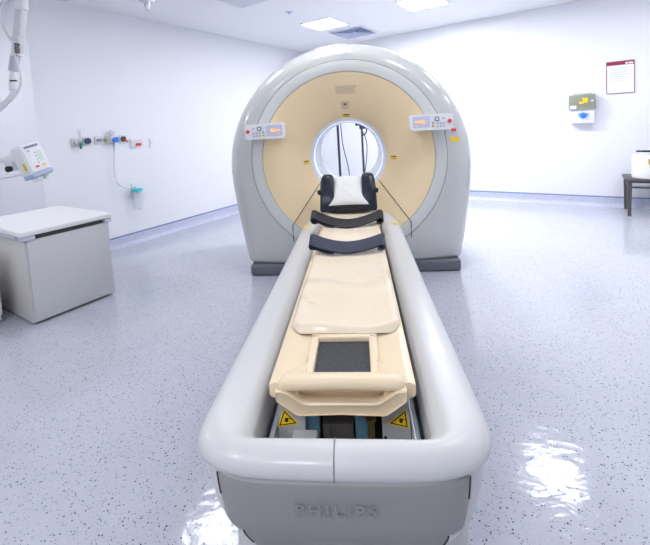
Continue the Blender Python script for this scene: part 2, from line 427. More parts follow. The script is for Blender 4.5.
# control panels
def control_panel(cx, cz, mirror):
    s = -1 if mirror else 1
    bm = B(); Mx = frame((cx, -.075, cz), (1, 0, 0), (0, 0, 1))   # local z points to the viewer
    slab(bm, rrect2(.325, .122, .022), .035, Mx, .007)
    p = obj('control_panel', bm, M_panelw, G)
    bm = B(); box(bm, cx-.11, cx+.11, -.078, .06, cz-.04, cz+.04); obj('bracket', bm, M_lgrey, p)
    def on(name, poly, x, z, m, d=.004):
        bm = B(); slab(bm, poly, .0355+d, Mx @ Matrix.Translation((s*x, z, 0))); return obj(name, bm, m, p)
    on('display', rrect2(.128, .085, .005), .075, .003, M_disp, .001)
    bm = B()
    for k, (w, h, x, z) in enumerate(((.030, .026, .062, .004), (.022, .022, .083, .005), (.02, .016, .104, .005), (.012, .014, .121, .004), (.016, .008, .113, -.022))):
        slab(bm, rrect2(w, h, .004, 2), .0378, Mx @ Matrix.Translation((s*x, z, 0)))
    obj('readout', bm, M_dispo, p)
    on('dial', rrect2(.034, .034, .008), -.042, .022, M_btnd, .006)
    on('dial_cap', rrect2(.018, .018, .005), -.042, .022, M_panelw, .008)
    for k in range(3):
        for r in range(2):
            on('key', rrect2(.016, .015, .004, 2), -.092+.024*k, -.012-.022*r, M_btn, .003)
    on('key', rrect2(.016, .015, .004, 2), -.09, .024, M_btn, .003)
    on('teal_key', rrect2(.016, .013, .003, 2), -.011, -.008, M_teal, .003)
    on('amber_key', rrect2(.019, .017, .003, 2), -.011, -.030, M_orange, .003)
    bm = B(); lathe(bm, [(0, .05), (.012, .05), (.014, .047), (.014, .035)], 'z', seg=24, M=Mx @ Matrix.Translation((s*-.135, .003, 0))); obj('stop_button', bm, M_red, p)
control_panel(-.720+.083, 1.224, False)
control_panel(.570+.083, 1.222, True)

# ------------------------------------------------------------------ PATIENT TABLE
TX = -.076
T = thing('patient_table', 'long white patient table with cream sliding top in front of scanner', 'patient table', (TX, 0, 0))
def rrp(hx, y0, y1, rx, ryf, ryb, nc=14, ns=24, nf=10):
    """rounded outline, counter-clockwise from the right front corner; superelliptic corners"""
    P = []
    def corner(cx, cy, sx, sy, rxx, ry, a0):
        for k in range(nc+1):
            a = math.radians(a0+90*k/nc); c_, s_ = cos(a), sin(a); e = .74
            P.append((cx+rxx*math.copysign(abs(c_)**e, c_), cy+ry*math.copysign(abs(s_)**e, s_)))
    corner(hx-rx, y0+ryf, 1, -1, rx, ryf, -90)
    for k in range(1, ns): P.append((hx, y0+ryf+(y1-ryb-y0-ryf)*k/ns))
    corner(hx-rx, y1-ryb, 1, 1, rx, ryb, 0)
    for k in range(1, nf): P.append((hx-rx-2*(hx-rx)*k/nf, y1))
    corner(-hx+rx, y1-ryb, -1, 1, rx, ryb, 90)
    for k in range(1, ns): P.append((-hx, y1-ryb-(y1-ryb-y0-ryf)*k/ns))
    corner(-hx+rx, y0+ryf, -1, -1, rx, ryf, 180)
    for k in range(1, nf): P.append((-hx+rx+2*(hx-rx)*k/nf, y0))
    return P
def flare(x, y):
    t = min(1, max(0, (1.75-y)/.8)); t = t*t*(3-2*t); return x*(1+.018*t)
YF, YR, HW = .775, 3.16, .348
def oring(ins, z, crown=True):
    P = rrp(HW-ins, YF+ins, YR-ins, .21-ins*.6, .14-ins*.4, .60-ins)
    out = []
    for x, y in P:
        zz = z
        out.append((flare(x, y), y-.012*(1-(x/.36)**2)*(1 if y < 1 else 0), zz))
    return out
def iring(e, z, ex=0):
    P = rrp(.238+e+ex, .834-e, 2.98+e, .050+e+ex, .050+e, .10+e)
    return [(x, y, z) for x, y in P]
DZ = .537
b = B()
loft(b, [iring(-.025, .36), iring(-.025, DZ-.034), iring(-.022, DZ-.028), iring(-.010, DZ-.017), iring(0, DZ-.008, .003), iring(.006, DZ-.002, .006), iring(.013, DZ, .010), oring(.044, DZ), oring(.032, DZ-.002), oring(.017, DZ-.008), oring(.005, DZ-.020), oring(0, DZ-.032), oring(.002, DZ-.044), oring(.008, DZ-.052), oring(.016, DZ-.055), oring(.03, DZ-.055)], True, (False, False))
obj('deck_rim', b, M_deck, T, 50)
# notch line at the middle of the front rim
b = B(); tube(b, [(-.010, .826, DZ+.0003), (-.010, YF+.045-.012, DZ+.0003), (-.010, YF+.034-.012, DZ-.0015), (-.010, YF+.017-.012, DZ-.0075), (-.010, YF+.005-.012, DZ-.020), (-.010, YF-.0122, DZ-.032), (-.010, YF-.010, DZ-.044), (-.010, YF-.004, DZ-.053)], .0018, 6); obj('rim_joint', b, M_shadejoint, T)
HP = [(.024, .484), (.015, .474), (.017, .44), (.021, .40), (.028, .355), (.040, .31), (.060, .265), (.085, .23), (.12, .20), (.16, .185)]
b = B(); loft(b, [oring(i, z) for i, z in HP], True, (False, True)); obj('side_skirt', b, M_panel, T, 50)
UPL, LOL = .812, .815
def patch(prof, lim, off):
    rings = []
    n = len(oring(0, 0))
    for i, z in prof:
        R = oring(i-off, z)
        idx = [k for k in range(n) if R[k][1] < lim and R[k][0] < 0]; idx2 = [k for k in range(n) if R[k][1] < lim and R[k][0] >= 0]
        rings.append(R)
    # indices by the first ring, so every row has the same columns
    R = rings[0]; left = [k for k in range(n) if R[k][0] < 0 and R[k][1] < lim]; right = [k for k in range(n) if R[k][0] >= 0 and R[k][1] < lim]
    # ring order: right front corner first, ... left front corner, then front edge left to right
    fr = [k for k in left+right if k >= n-10-14-20]
    order = sorted([k for k in left+right if k > n//2])+sorted([k for k in left+right if k <= n//2])
    b = B(); loft(b, [[r[k] for k in order] for r in rings], False)
    return b
def lerp_prof(z0, z1, n=8):
    out = []
    for k in range(n+1):
        z = z0+(z1-z0)*k/n
        for (i0, a), (i1, c) in zip(HP[1:], HP[2:]):
            if c <= z <= a: out.append((i0+(i1-i0)*(a-z)/(a-c), z)); break
    return out
b = patch(lerp_prof(.473, .327), UPL, .004); bmesh.ops.solidify(b, geom=b.faces[:], thickness=.003)
front_bvh = BVHTree.FromBMesh(b)
fp = obj('front_panel', b, M_panel, T, 50)
b = patch(lerp_prof(.3255, .225), LOL, .004); bmesh.ops.solidify(b, geom=b.faces[:], thickness=.003)
tmp = b.copy(); low_bvh = BVHTree.FromBMesh(tmp); tmp.free()
obj('kick_panel', b, M_panel, T, 50)
for prof_, lim_ in ((lerp_prof(.473, .327), UPL), (lerp_prof(.3255, .225), LOL)):
    R0 = oring(prof_[0][0]-.004, prof_[0][1])
    for sg in (1, -1):
        ks = [k for k in range(len(R0)) if R0[k][1] < lim_ and R0[k][0]*sg > 0]
        kk = max(ks, key=lambda k: R0[k][1])
        b = B(); tube(b, [oring(i_-.0042, z_)[kk] for i_, z_ in prof_ if z_ > .40 or prof_[0][1] < .33 and z_ > .265], .0022, 6); obj('panel_gap', b, M_seam, T)
def ptxt(bm, cx, cz):
    bmesh.ops.triangulate(bm, faces=bm.faces[:]); bmesh.ops.subdivide_edges(bm, edges=bm.edges[:], cuts=3, use_grid_fill=True)
    for v in bm.verts:
        x, z = v.co.x+cx, v.co.y+cz; y = None
        for bv in (front_bvh, low_bvh):
            h = bv.ray_cast(Vector((x, 0, z)), Vector((0, 1, 0)))
            if h[0] is not None: y = h[0].y if y is None else min(y, h[0].y)
        v.co = Vector((x, (.8 if y is None else y)-.0034-v.co.z*.6, z))
    return bm
obj('lettering', ptxt(text_bm('PHILIPS', .0425, 0, .0016, 1.36), -.012, .411), M_shadejoint, fp, smooth=False)
b = B(); P = rrp(.332, .95, 2.7, .1, .12, .1)
loft(b, [[(x, y, z) for x, y in P] for z in (0, .24)]); obj('pedestal', b, M_panel, T)
# the well and its machinery
b = B(); box(b, -.218, .218, .852, 2.96, .352, .362); obj('well_floor', b, M_machd, T)
for s in (-1, 1):
    b = B(); box(b, s*.190-.011, s*.190+.011, .852, 2.95, .362, .425, .003, 1); box(b, s*.186-.004, s*.186+.004, .852, 2.95, .425, .437, .002, 1); obj('guide_rail', b, M_alu, T)
    b = B(); box(b, s*.206-.004, s*.206+.004, .852, 2.95, .362, .412, .002, 1); obj('drive_belt', b, M_belt, T)
    Mx = frame((s*.140, .975, .40), (1, 0, 0), (0, .22, 1))
    b = B(); slab(b, [(-.037, -.035), (.037, -.035), (.037, .115), (-.037, .115)], .006, Mx); box(b, s*.140-.034, s*.140+.034, .985, 1.25, .362, .50); cv = obj('end_cover', b, M_mach, T)
    b = B(); lathe(b, [(0, .0095), (.004, .0095), (.004, .006)], seg=12, M=Mx @ Matrix.Translation((s*-.03, .015, 0))); obj('screw', b, M_black, cv)
    # rounded warning triangle, apex leaning to the outside as in the photo
    A = [(-.030, -.022), (.030, -.014), (-.012, .026)] if s < 0 else [(.024, -.024), (-.034, -.012), (.020, .026)]
    def rtri(A, k):
        cx = sum(p[0] for p in A)/3; cy = sum(p[1] for p in A)/3
        return [(cx+(x-cx)*k, cy+(y-cy)*k) for x, y in A]
    L0 = Mx @ Matrix.Translation((s*.010, .060, 0))
    b = B(); slab(b, rtri(A, 1.0), .0075, L0); lab = obj('warning_label', b, M_yellow, cv)
    b = B(); slab(b, rtri(A, .80), .0080, L0); obj('black_border', b, M_black, lab)
    b = B(); slab(b, rtri(A, .62), .0085, L0); obj('yellow_field', b, M_yellow, lab)
    c0 = (sum(p[0] for p in A)/3, sum(p[1] for p in A)/3)
    b = B(); slab(b, [(c0[0]+x, c0[1]+y) for x, y in rrect2(.009, .011, .003, 3)], .009, L0)
    slab(b, [(c0[0]+x+.006, c0[1]+y+.003) for x, y in R4(.012, .0018)], .009, L0); obj('hand_symbol', b, M_black, lab)
    b = B(); lathe(b, [(0, .0), (.02, 0), (.02, .04), (.012, .052), (0, .055)], 'z', (s*.165, .915, .362), 20); obj('end_stop', b, M_mach, T)
b = B(); box(b, -.135, -.068, .880, .975, .362, .436, .006, 3); obj('gear_housing', b, M_machl, T)
b = B(); loft(b, [[(-.066, .85, .362), (-.066, .96, .362), (-.066, .96, .408), (-.066, .85, .385)], [(.09, .85, .362), (.09, .91, .362), (.09, .91, .385), (.09, .85, .375)]]); obj('sloped_cover', b, M_machl, T)
b = B(); box(b, -.058, .026, .985, 1.2, .362, .44, .004, 2); box(b, -.040, -.036, .979, 1.0, .37, .442); mo = obj('drive_motor', b, M_motor, T)
b = B(); lathe(b, [(0, -.004), (.003, -.004), (.003, 0)], 'y', (-.046, .985, .385), 10); obj('status_led', b, M_redled, mo)
for x0, x1 in ((-.107, -.066), (.030, .066)):
    b = B(); box(b, x0, x1, .995, 1.06, .385, .462, .006, 2); obj('blue_connector', b, M_blue, T)
b = B(); rod(b, (.074, .99, .362), (.074, .99, .452), .009); lathe(b, [(.009, 0), (.014, 0), (.014, .008), (0, .008)], 'z', (.074, .99, .45), 20); obj('brass_pin', b, M_brass, T)
# small yellow triangles on the deck near the scanner
for x in (-.305, .292):
    b = B(); s = -1 if x < 0 else 1
    slab(b, [(-.03*s, .02), (.028*s, -.03), (.03*s, .03)] if s > 0 else [(-.03, .03), (-.028, -.03), (.03, .02)], .0015, Matrix.Translation((x, 2.66, DZ-.0003))); obj('deck_sticker', b, M_yellow, T)
# cream sliding tabletop
HX = .196
def plank_ring(y, k=1.0, dz=0):
    n = 24; top = []; bot = []
    for i in range(n+1):
        x = -HX*k+2*HX*k*i/n; u = abs(x)/HX
        zt = .545+.022*u**2.5+dz
        if u > .93: zt -= .010*((u-.93)/.07)**2
        top.append((x, y, zt)); bot.append((x, y, .512+.014*u**2+dz*.3 if u < .93 else .528+dz*.3))
    return top+bot[::-1]
b = B(); loft(b, [plank_ring(.975, .96, -.008), plank_ring(.980, 1, 0)]+[plank_ring(.98+(3.05-.98)*k/30) for k in range(1, 31)]+[plank_ring(3.06, .98, -.004)]); tt = obj('tabletop', b, M_cream2, T, 40)
b = B(); zt = .563
for x0, x1, y0, y1 in ((-.107, -.080, 1.0, 1.215), (.080, .107, 1.0, 1.215), (-.107, .107, 1.198, 1.222)):
    box(b, x0, x1, y0, y1, .53, zt, .006, 3)
obj('tray_frame', b, M_cream2, tt)
b = B(); box(b, -.080, .080, 1.01, 1.198, .540, .5485, .001, 1); obj('grip_pad', b, M_pad, tt)
def sst(t): t = min(1, max(0, t)); return t*t*(3-2*t)
def lip_ring(y, f, dz):
    n = 40; top = []; bot = []
    for i in range(n+1):
        x = (-.168+.336*i/n); u = abs(x)
        zt = .543+dz+.034*sst((u-.085)/.075)
        zb = .507+.006*(1-u/.17) if u < .112 else .507+(u-.112)/.056*.040
        top.append((x*f, y, max(zt, zb+.004))); bot.append((x*f, y, zb))
    return top+bot[::-1]
b = B(); loft(b, [lip_ring(.932, .97, -.012), lip_ring(.928, .985, -.005), lip_ring(.932, 1, -.001), lip_ring(.943, 1, -.003), lip_ring(.965, 1, -.012), lip_ring(1.005, 1, -.014)]); obj('end_lip', b, M_cream2, tt, 50)
b = B(); rings = []
for k in range(41):
    x = -.165+.330*k/40; e = abs(x)/.165
    f = max(.12, max(0, 1-max(0, (e-.84)/.16)**2.6)**.5)
    ry, rz = .0235*f, .0165*f
    rings.append([(x, .958+ry*math.copysign(abs(cos(a))**.85, cos(a)), .5815-.004*e**2+rz*math.copysign(abs(sin(a))**.85, sin(a))) for a in [2*PI*q/24 for q in range(24)]])
loft(b, rings); obj('handle_bar', b, M_cream2, tt, 60)
for sgn in (-1, 1):
    b = B(); rings = []
    # shoulder: sweeps from the bar end back and inwards to the tray frame
    for k in range(13):
        t_ = k/12; y = .952+(1.10-.952)*t_
        xo = .164-.056*sst((t_-.35)/.5); xi = .112-.014*sst(t_/.4); zz = .584-.020*sst(t_/.7)
        xs = [sgn*xi, sgn*xo]
        rings.append([(xs[0], y, .535), (xs[1], y, .535), (xs[1], y, zz-.008), (xs[1]-sgn*.003, y, zz-.003), (xs[1]-sgn*.009, y, zz), (xs[0]+sgn*.003, y, zz), (xs[0], y, zz-.004)])
    loft(b, rings); obj('handle_shoulder', b, M_cream2, tt, 55)
b = B(); rings = [[(-.115, y, .540), (.115, y, .540), (.115, y, z), (-.115, y, z)] for y, z in ((.972, .570), (.985, .576), (1.0, .575), (1.012, .570))]
loft(b, rings); obj('rear_wall', b, M_cream2, tt, 60)

# ------------------------------------------------------------------ things on the table
def mat_top(x, y):
    u = abs(x)/.18
    z = .566+.020*u**2.2
    # satin folds near the foot end
    f = math.exp(-((y-1.45)/.30)**2)
    d = (y-1.2)*.8+(x)*1.3
    z += f*.013*max(0, sin(19*d+3*sin(7*x+2*y)))**2
    d2 = (y-1.2)*1.2-(x)*.9
    z += f*.009*max(0, sin(15*d2+1.3+2.2*sin(9*x)))**2
    z += .0016*sin(6*y+4*x)
    return z
b = B(); rings = []; NY = 220
def mw(y):       # half width along the length, rounded at the foot end
    e = max(0, (1.29-y)/.065); return .184*(1-.19*e**2.6)-.004*(y > 2.9)
for k in range(NY+1):
    y = 1.226+(2.86-1.226)*k/NY; w = mw(y); n = 40; top = []
    e0 = min(1, (y-1.226)/.018+.15)**.5
    for i in range(n+1):
        x = -w+2*w*i/n; q = (1-abs(2*i/n-1)); edge = min(1, q*n/2/2.2+.15)**.5
        zb = .5485+.0215*(abs(x)/.19)**2.5
        top.append((x, y+.012*(abs(x)/.18)**2*(1 if y < 1.4 else 0), zb+(mat_top(x, y)-zb)*edge*e0))
    rings.append(top+[(w, y, .548+.0215*(w/.19)**2.5), (-w, y, .548+.0215*(w/.19)**2.5)] )
loft(b, rings); o = obj('table_mattress', b, M_sheet, None, 60); o.location = (TX+.005, 0, 0)
tag(o, 'thin cream vinyl mattress with creases lying on the patient table', 'mattress')
def strap(name, y, zc, zr, m, mi, label, hw=.236, dx=0.0):
    t = thing(name, label, 'strap', (TX, y, 0), -.012, 'restraint straps across the table')
    def ribbon(path, wv, th):
        bm = B(); rings = []; path = [Vector(p) for p in path]; wv = Vector(wv)
        for i, p in enumerate(path):
            t_ = (path[min(i+1, len(path)-1)]-path[max(i-1, 0)]).normalized()
            n = t_.cross(wv.normalized()).normalized()*th/2
            h = wv/2
            rings.append([p-h-n, p-h*.9-n*1.2, p+h*.9-n*1.2, p+h-n, p+h+n, p+h*.9+n*1.2, p-h*.9+n*1.2, p-h+n])
        loft(bm, rings); return bm
    pts = []
    for k in range(25):
        x = -hw*.93+2*hw*.93*k/24; u = abs(x)/hw
        pts.append((x, .006*sin(9*x), zc+zr*u**1.8))
    ends = [(-hw*.84, 0, zc+zr*.42), (-hw*.96, 0, zc+zr*.40), (-hw*1.02, 0, zc+zr*.62), (-hw, 0, zc+zr*.86)]
    path = spline(ends+pts+[(-x, y_, z_) for x, y_, z_ in ends[::-1]], 3)
    obj('webbing', ribbon(path, (0, .075, .036), .010), m, t)
    lp = spline([(-hw*.95, -.004, zc+zr*.86-.012), (-hw*.6, -.012, zc+zr*.42-.014), (-hw*.35, -.014, zc+zr*.2-.008)], 6)
    obj('fastening_flap', ribbon(lp, (0, .068, .040), .006), mi, t)
    t.rotation_euler = (0, .035, 0); t.location.x -= .021+dx
    return t
strap('table_strap', 2.50, .592, .070, M_black2, M_dark, 'black strap across the table nearest to the head cradle', .228, .018)
strap('table_strap', 1.985, .600, .046, M_navy2, M_navy, 'navy blue strap across the table, second from the head cradle', .189, .006)
# head cradle
HY = 2.86
t = thing('head_cradle', 'black padded head cradle holding the white pillow', 'head cradle', (TX-.014, HY, 0))
b = B(); rings = []
for k in range(13):
    y = .02+.18*k/12; u = k/12
    n = 20; top = []; bot = []
    for i in range(n+1):
        x = -.212+.424*i/n; q = abs(x)/.212
        top.append((x, y, .604+.03*u+.055*q**3)); bot.append((x, y, .570+.012*q**2+ (0.03*q**6)))
    rings.append(top+bot[::-1])
loft(b, rings); obj('base', b, M_dark, t, 50)
for s in (-1, 1):
    b = B(); rings = []
    for k in range(15):
        u = k/14; y = .0+.20*u
        h = .60+(.245*min(1, (u/.55))**.7)*1.0-.015*max(0, u-.8)
        P = []
        for q in range(20):
            a = 2*PI*q/20
            cx = s*(.160+.006*u); rx = .054*(1-.15*(u < .04)); rz = (h-.60)/2+.012
            P.append((cx+rx*math.copysign(abs(cos(a))**.45, cos(a))-s*.010*sin(a), y, .60+(h-.60)/2+rz*math.copysign(abs(sin(a))**.55, sin(a))))
        rings.append(P)
    loft(b, rings); obj('side_cushion', b, M_navy, t, 50)
    b = B(); rod(b, (s*.205, .02, .74), (s*.228, .02, .735), .022, .016, 16); obj('side_knob', b, M_dark, t)
# pillow: leaning between the cushions
b = B(); n = 26; rr = []
def pil(u, v, sgn):
    wx = .108+.035*(1-v)**2.0+.012*(2*v-1)**2
    th = .030*(max(0, 1-(2*u-1)**4)*max(0, 1-(2*v-1)**4))**.6
    x = (2*u-1)*wx; pinch = .012*(2*u-1)**2
    L = .27
    y0, z0 = .005+v*.155, .640+v*.195-pinch*.3
    nrm = Vector((0, -.78, .62))
    w = .0035*sin(17*u+9*v)*sin(11*v)*(1-abs(2*u-1))
    p = Vector((x, y0, z0))+nrm*(sgn*th+w); return p
top = [[b.verts.new(pil(i/n, j/n, 1)) for i in range(n+1)] for j in range(n+1)]
bot = [[b.verts.new(pil(i/n, j/n, -1)) for i in range(n+1)] for j in range(n+1)]
for A in (top, bot):
    for j in range(n):
        for i in range(n): b.faces.new((A[j][i], A[j][i+1], A[j+1][i+1], A[j+1][i]))
bmesh.ops.remove_doubles(b, verts=b.verts, dist=1e-5)
o = obj('pillow', b, M_pillow, None, 60); o.location = (TX-.008, HY, 0); tag(o, 'small white pillow propped in the black head cradle', 'pillow')

# ------------------------------------------------------------------ left side: cabinet
cab = thing('cabinet', 'low grey cabinet with white worktop against the left wall', 'cabinet', W(-3.54, 1.28, 0), RZ)
# local: x -0.44..0.44 (front at +x), y -.275..+.275
b = B(); box(b, -.42, .425, -.272, .272, .012, .575, .004, 2); obj('body', b, M_cabs, cab)
b = B(); box(b, .427, .446, -.262, .275, .02, .585, .004, 2); d = obj('door', b, M_cab, cab)
b = B(); box(b, -.40, .40, -.25, .25, 0, .014); obj('plinth', b, M_plinth, cab)
b = B(); box(b, .30, .432, -.20, .235, .577, .612); obj('dark_gap', b, M_seam, cab)
b = B(); box(b, -.45, .452, -.300, .305, .616, .652, .008, 3); obj('worktop', b, M_worktop, cab)
for y0, y1 in ((-.285, -.215), (.245, .298)):
    b = B(); box(b, .33, .455, y0, y1, .585, .614, .004, 2); obj('corner_bracket', b, M_alu, cab)
b = B(); box(b, -.42, .33, -.292, -.272, .588, .614, .003, 1); obj('edge_rail', b, M_alu, cab)
t = thing('trolley', 'off-white equipment trolley cut off by the left edge beside cabinet', 'trolley', W(-3.69, .685, 0), RZ)
b = B(); box(b, -.30, .345, -.25, .235, .055, .50, .02, 3); obj('body', b, M_worktop, t)
b = B(); box(b, -.28, .33, -.235, .225, .03, .056); obj('base', b, M_grey, t)
for sx in (-.24, .29):
    for sy in (-.2, .19):
        b = B(); lathe(b, [(0, -.012), (.016, -.012), (.018, -.008), (.018, .008), (.016, .012), (0, .012)], 'y', (sx, sy, .018), 20); obj('castor', b, M_black, t)

# ------------------------------------------------------------------ contrast injector on a ceiling arm
IP = Vector((-2.10, 2.30, 0))
t = thing('injector', 'white contrast injector head on a jointed ceiling arm at upper left', 'injector', IP)
b = B(); lathe(b, [(0, ZC), (.12, ZC), (.12, ZC-.03), (.06, ZC-.05), (.05, ZC-.12), (0, ZC-.12)], 'z', (.06, 0, 0), 32); obj('ceiling_mount', b, M_white, t)
def armseg(p0, p1, w, d, m, name, bev=.008):
    p0, p1 = Vector(p0), Vector(p1); L = (p1-p0).length; zax = (p1-p0).normalized()
    y = Vector((0, 1, 0)); x = y.cross(zax).normalized(); y = zax.cross(x)
    Mx = Matrix(((x.x, y.x, zax.x, p0.x), (x.y, y.y, zax.y, p0.y), (x.z, y.z, zax.z, p0.z), (0, 0, 0, 1)))
    b = B(); box(b, -w/2, w/2, -d/2, d/2, 0, L, bev, 3, Mx); return obj(name, b, m, t)
armseg((.095, 0, 2.55), (.062, 0, 2.065), .062, .06, M_white, 'upper_arm', .02)
armseg((.060, 0, 2.075), (.020, 0, 1.90), .050, .05, M_lgrey, 'middle_arm')
armseg((.020, 0, 1.905), (.0, 0, 1.80), .046, .05, M_lgrey, 'middle_arm')
armseg((-.012, 0, 1.80), (-.040, 0, 1.70), .042, .045, M_grey, 'lower_arm')
for z, x in ((1.90, .017), (1.80, -.001)):
    b = B(); box(b, x-.026, x+.026, -.028, .028, z-.006, z+.006, .002, 1); obj('collar', b, M_white, t)
b = B(); lathe(b, [(0, 0), (.012, 0), (.018, -.02), (.024, -.04), (.026, -.055)], 'z', (-.046, 0, 1.70), 20); lathe(b, [(.026, -.055), (.018, -.056), (.018, -.066), (.030, -.068), (.030, -.115), (.02, -.12), (0, -.12)], 'z', (-.046, 0, 1.70), 24); obj('swivel', b, M_white, t)
b = B(); lathe(b, [(.019, -.056), (.019, -.066)], 'z', (-.046, 0, 1.70), 20); obj('swivel_gap', b, M_black, t)
b = B(); tube(b, spline([(-.046, 0, 1.60), (-.07, 0, 1.55), (-.14, 0, 1.50), (-.24, .0, 1.45), (-.31, 0, 1.38), (-.33, 0, 1.26), (-.30, 0, 1.165), (-.22, 0, 1.142), (-.15, 0, 1.142)], 7), .017, 12); obj('bent_tube', b, M_white, t)
b = B(); tube(b, spline([(.045, -.03, 2.13), (.0, -.04, 2.12), (-.045, -.03, 2.05), (-.045, -.03, 1.97), (0.0, -.04, 1.89), (.035, -.04, 1.86)], 8), .007, 8); obj('cable', b, M_lgrey, t)
b = B(); tube(b, spline([(.012, -.035, 1.80), (.03, -.03, 1.70), (.03, -.03, 1.62), (-.01, -.03, 1.55), (-.08, -.03, 1.49), (-.2, -.03, 1.40), (-.30, -.04, 1.25), (-.28, -.05, 1.06), (-.2, -.05, 1.03), (-.1, -.04, 1.035), (0, -.02, 1.055)], 8), .006, 8); obj('cable', b, M_lgrey, t)
b = B(); box(b, .028, .042, -.05, -.02, 1.80, 1.845, .003, 1); box(b, .03, .046, -.05, -.02, 1.848, 1.862, .003, 1); obj('cable_clip', b, M_motor, t)
# head: tilted body
hd = Matrix.Translation((.020, .0, 1.128)) @ Matrix.Rotation(math.radians(70), 4, 'Z') @ Matrix.Rotation(math.radians(-10), 4, 'X') @ Matrix.Rotation(math.radians(-14), 4, 'Y') @ Matrix.Diagonal((.76, .86, .96, 1))
def hpart(name, fn, m, par):
    b = B(); fn(b); bmesh.ops.transform(b, matrix=hd, verts=b.verts); return obj(name, b, m, par)
def f(b):
    for_ = [(-.085, .115), (.06, .125), (.085, .11), (.085, -.075), (-.085, -.075)]
    slab(b, [(-.083, -.085), (.083, -.085), (.083, .10), (.07, .115), (-.07, .115), (-.083, .10)], .13, frame((0, .065, 0), (1, 0, 0), (0, 0, 1)), .010)
h = hpart('injector_head', f, M_white, t)
hpart('base_band', lambda b: box(b, -.086, .086, -.068, .067, -.115, -.078, .014, 3), M_bluegrey, h)
FR = frame((0, -.0655, 0), (1, 0, 0), (0, 0, 1))
hpart('touch_screen', lambda b: slab(b, rrect2(.115, .135, .004), .002, FR @ Matrix.Translation((.005, .015, 0))), M_panelw, h)
def lines(b):
    for k in range(4): slab(b, R4(.012, .008), .004, FR @ Matrix.Translation((.005-.001*k, .045-.022*k, 0)))
hpart('screen_icons', lines, M_bluegrey, h)
hpart('screen_tab', lambda b: slab(b, R4(.022, .010), .004, FR @ Matrix.Translation((-.035, .066, 0))), M_bluegrey, h)
hpart('screen_header', lambda b: slab(b, R4(.105, .016), .004, FR @ Matrix.Translation((.0, .092, 0))), M_btnd, h)
hpart('screen_field', lambda b: slab(b, R4(.036, .07), .0032, FR @ Matrix.Translation((.036, .018, 0))), mat('pale_green', (.66, .78, .68), .4), h)
hpart('red_key', lambda b: slab(b, rrect2(.03, .013, .006, 3), .004, FR @ Matrix.Translation((-.022, -.045, 0))), M_red, h)
hpart('yellow_key', lambda b: slab(b, rrect2(.03, .013, .006, 3), .004, FR @ Matrix.Translation((.032, -.045, 0))), M_yellow, h)
hpart('yellow_sticker', lambda b: slab(b, R4(.032, .05), .002, frame((-.0835, -.02, -.025), (0, -1, 0), (0, 0, 1)) ), M_yellow, h)
for x in (-.045, .045):
    hpart('syringe_port', lambda b: lathe(b, [(0, -.012), (.026, -.012), (.028, -.006), (.028, .03)], 'z', (x, -.01, -.13), 24), M_white, h)
b = B(); rod(b, (-.15, 0, 1.142), (-.045, .01, 1.146), .026, .026, 20); obj('pivot_joint', b, M_white, t)
b = B(); rod(b, (-.052, .01, 1.146), (-.040, .01, 1.146), .032, .032, 24); obj('pivot_ring', b, M_black, t)
b = B(); box(b, -.15, -.09, -.03, .03, 1.07, 1.13, .006, 2); obj('lock_block', b, M_white, t)
b = B(); rod(b, (-.105, -.05, 1.085), (-.105, -.03, 1.085), .020, .018, 20); obj('lock_knob', b, M_black, t)

# ------------------------------------------------------------------ left wall fittings (local x = out of the wall, y along it)
def wthing(name, label, cat, b, z, group=None): return thing(name, label, cat, W(AL, b, z), RZ, group)
def plate(t, name, w, h, d, m, dz=0, dy=0, bev=.004):
    b = B(); slab(b, rrect2(w, h, .006, 3), d, frame((0, dy, dz), (0, 1, 0), (0, 0, 1)), bev if bev < d else d*.4); return obj(name, b, m, t)
def disc(t, name, r, d, m, dz=0, dy=0, x0=0, parent=None):
    b = B(); lathe(b, [(r, x0), (r, x0+d*.85), (r*.88, x0+d), (0, x0+d)], 'x', (0, dy, dz), 24); return obj(name, b, m, parent or t)
GR = 'gas outlets on the left wall'
t = wthing('gas_outlet', 'wall gas outlet with small clear flowmeter, leftmost of the row', 'gas outlet', 1.925, 1.215, GR)
plate(t, 'wall_plate', .085, .085, .018, M_lgrey); disc(t, 'socket', .024, .05, M_grey)
b = B(); rod(b, (.06, .02, -.01), (.06, .02, .13), .012); obj('flow_tube', b, M_clear, t)
b = B(); rod(b, (.05, .028, -.07), (.05, .028, .01), .010, .016); obj('green_nozzle', b, M_green, t)
t = wthing('gas_outlet', 'wall gas outlet with round navy socket, left of the slotted outlet', 'gas outlet', 2.035, 1.223, GR)
plate(t, 'wall_plate', .085, .085, .018, M_lgrey); disc(t, 'socket', .032, .045, M_darkblue)
t = wthing('gas_outlet', 'wall outlet with dark slot socket left of the blue-knobbed regulator', 'gas outlet', 2.155, 1.224, GR)
plate(t, 'wall_plate', .085, .085, .018, M_lgrey)
b = B(); slab(b, rrect2(.058, .028, .013, 4), .03, frame((0, 0, 0), (0, 1, 0), (0, 0, 1)), .004); obj('socket', b, M_btnd, t)
t = wthing('suction_regulator', 'white suction regulator with bright blue knob on the left wall', 'regulator', 2.275, 1.222)
plate(t, 'wall_plate', .10, .085, .018, M_lgrey)
disc(t, 'green_coupling', .018, .04, M_olive, 0, -.05)
b = B(); box(b, .015, .075, -.012, .048, -.03, .035, .008, 2); obj('body', b, M_white, t)
disc(t, 'gauge', .030, .03, M_white, .075, .015, .03)
disc(t, 'gauge_face', .022, .004, M_print, .075, .015, .058)
disc(t, 'knob', .031, .03, M_knobblue, -.005, .022, .072)
b = B(); rod(b, (.05, .018, -.03), (.05, .018, -.10), .012, .010); obj('hose_barb', b, M_bluegrey, t)
t = wthing('gas_outlet', 'wall gas outlet with brown connector right of the blue-knobbed regulator', 'gas outlet', 2.418, 1.221, GR)
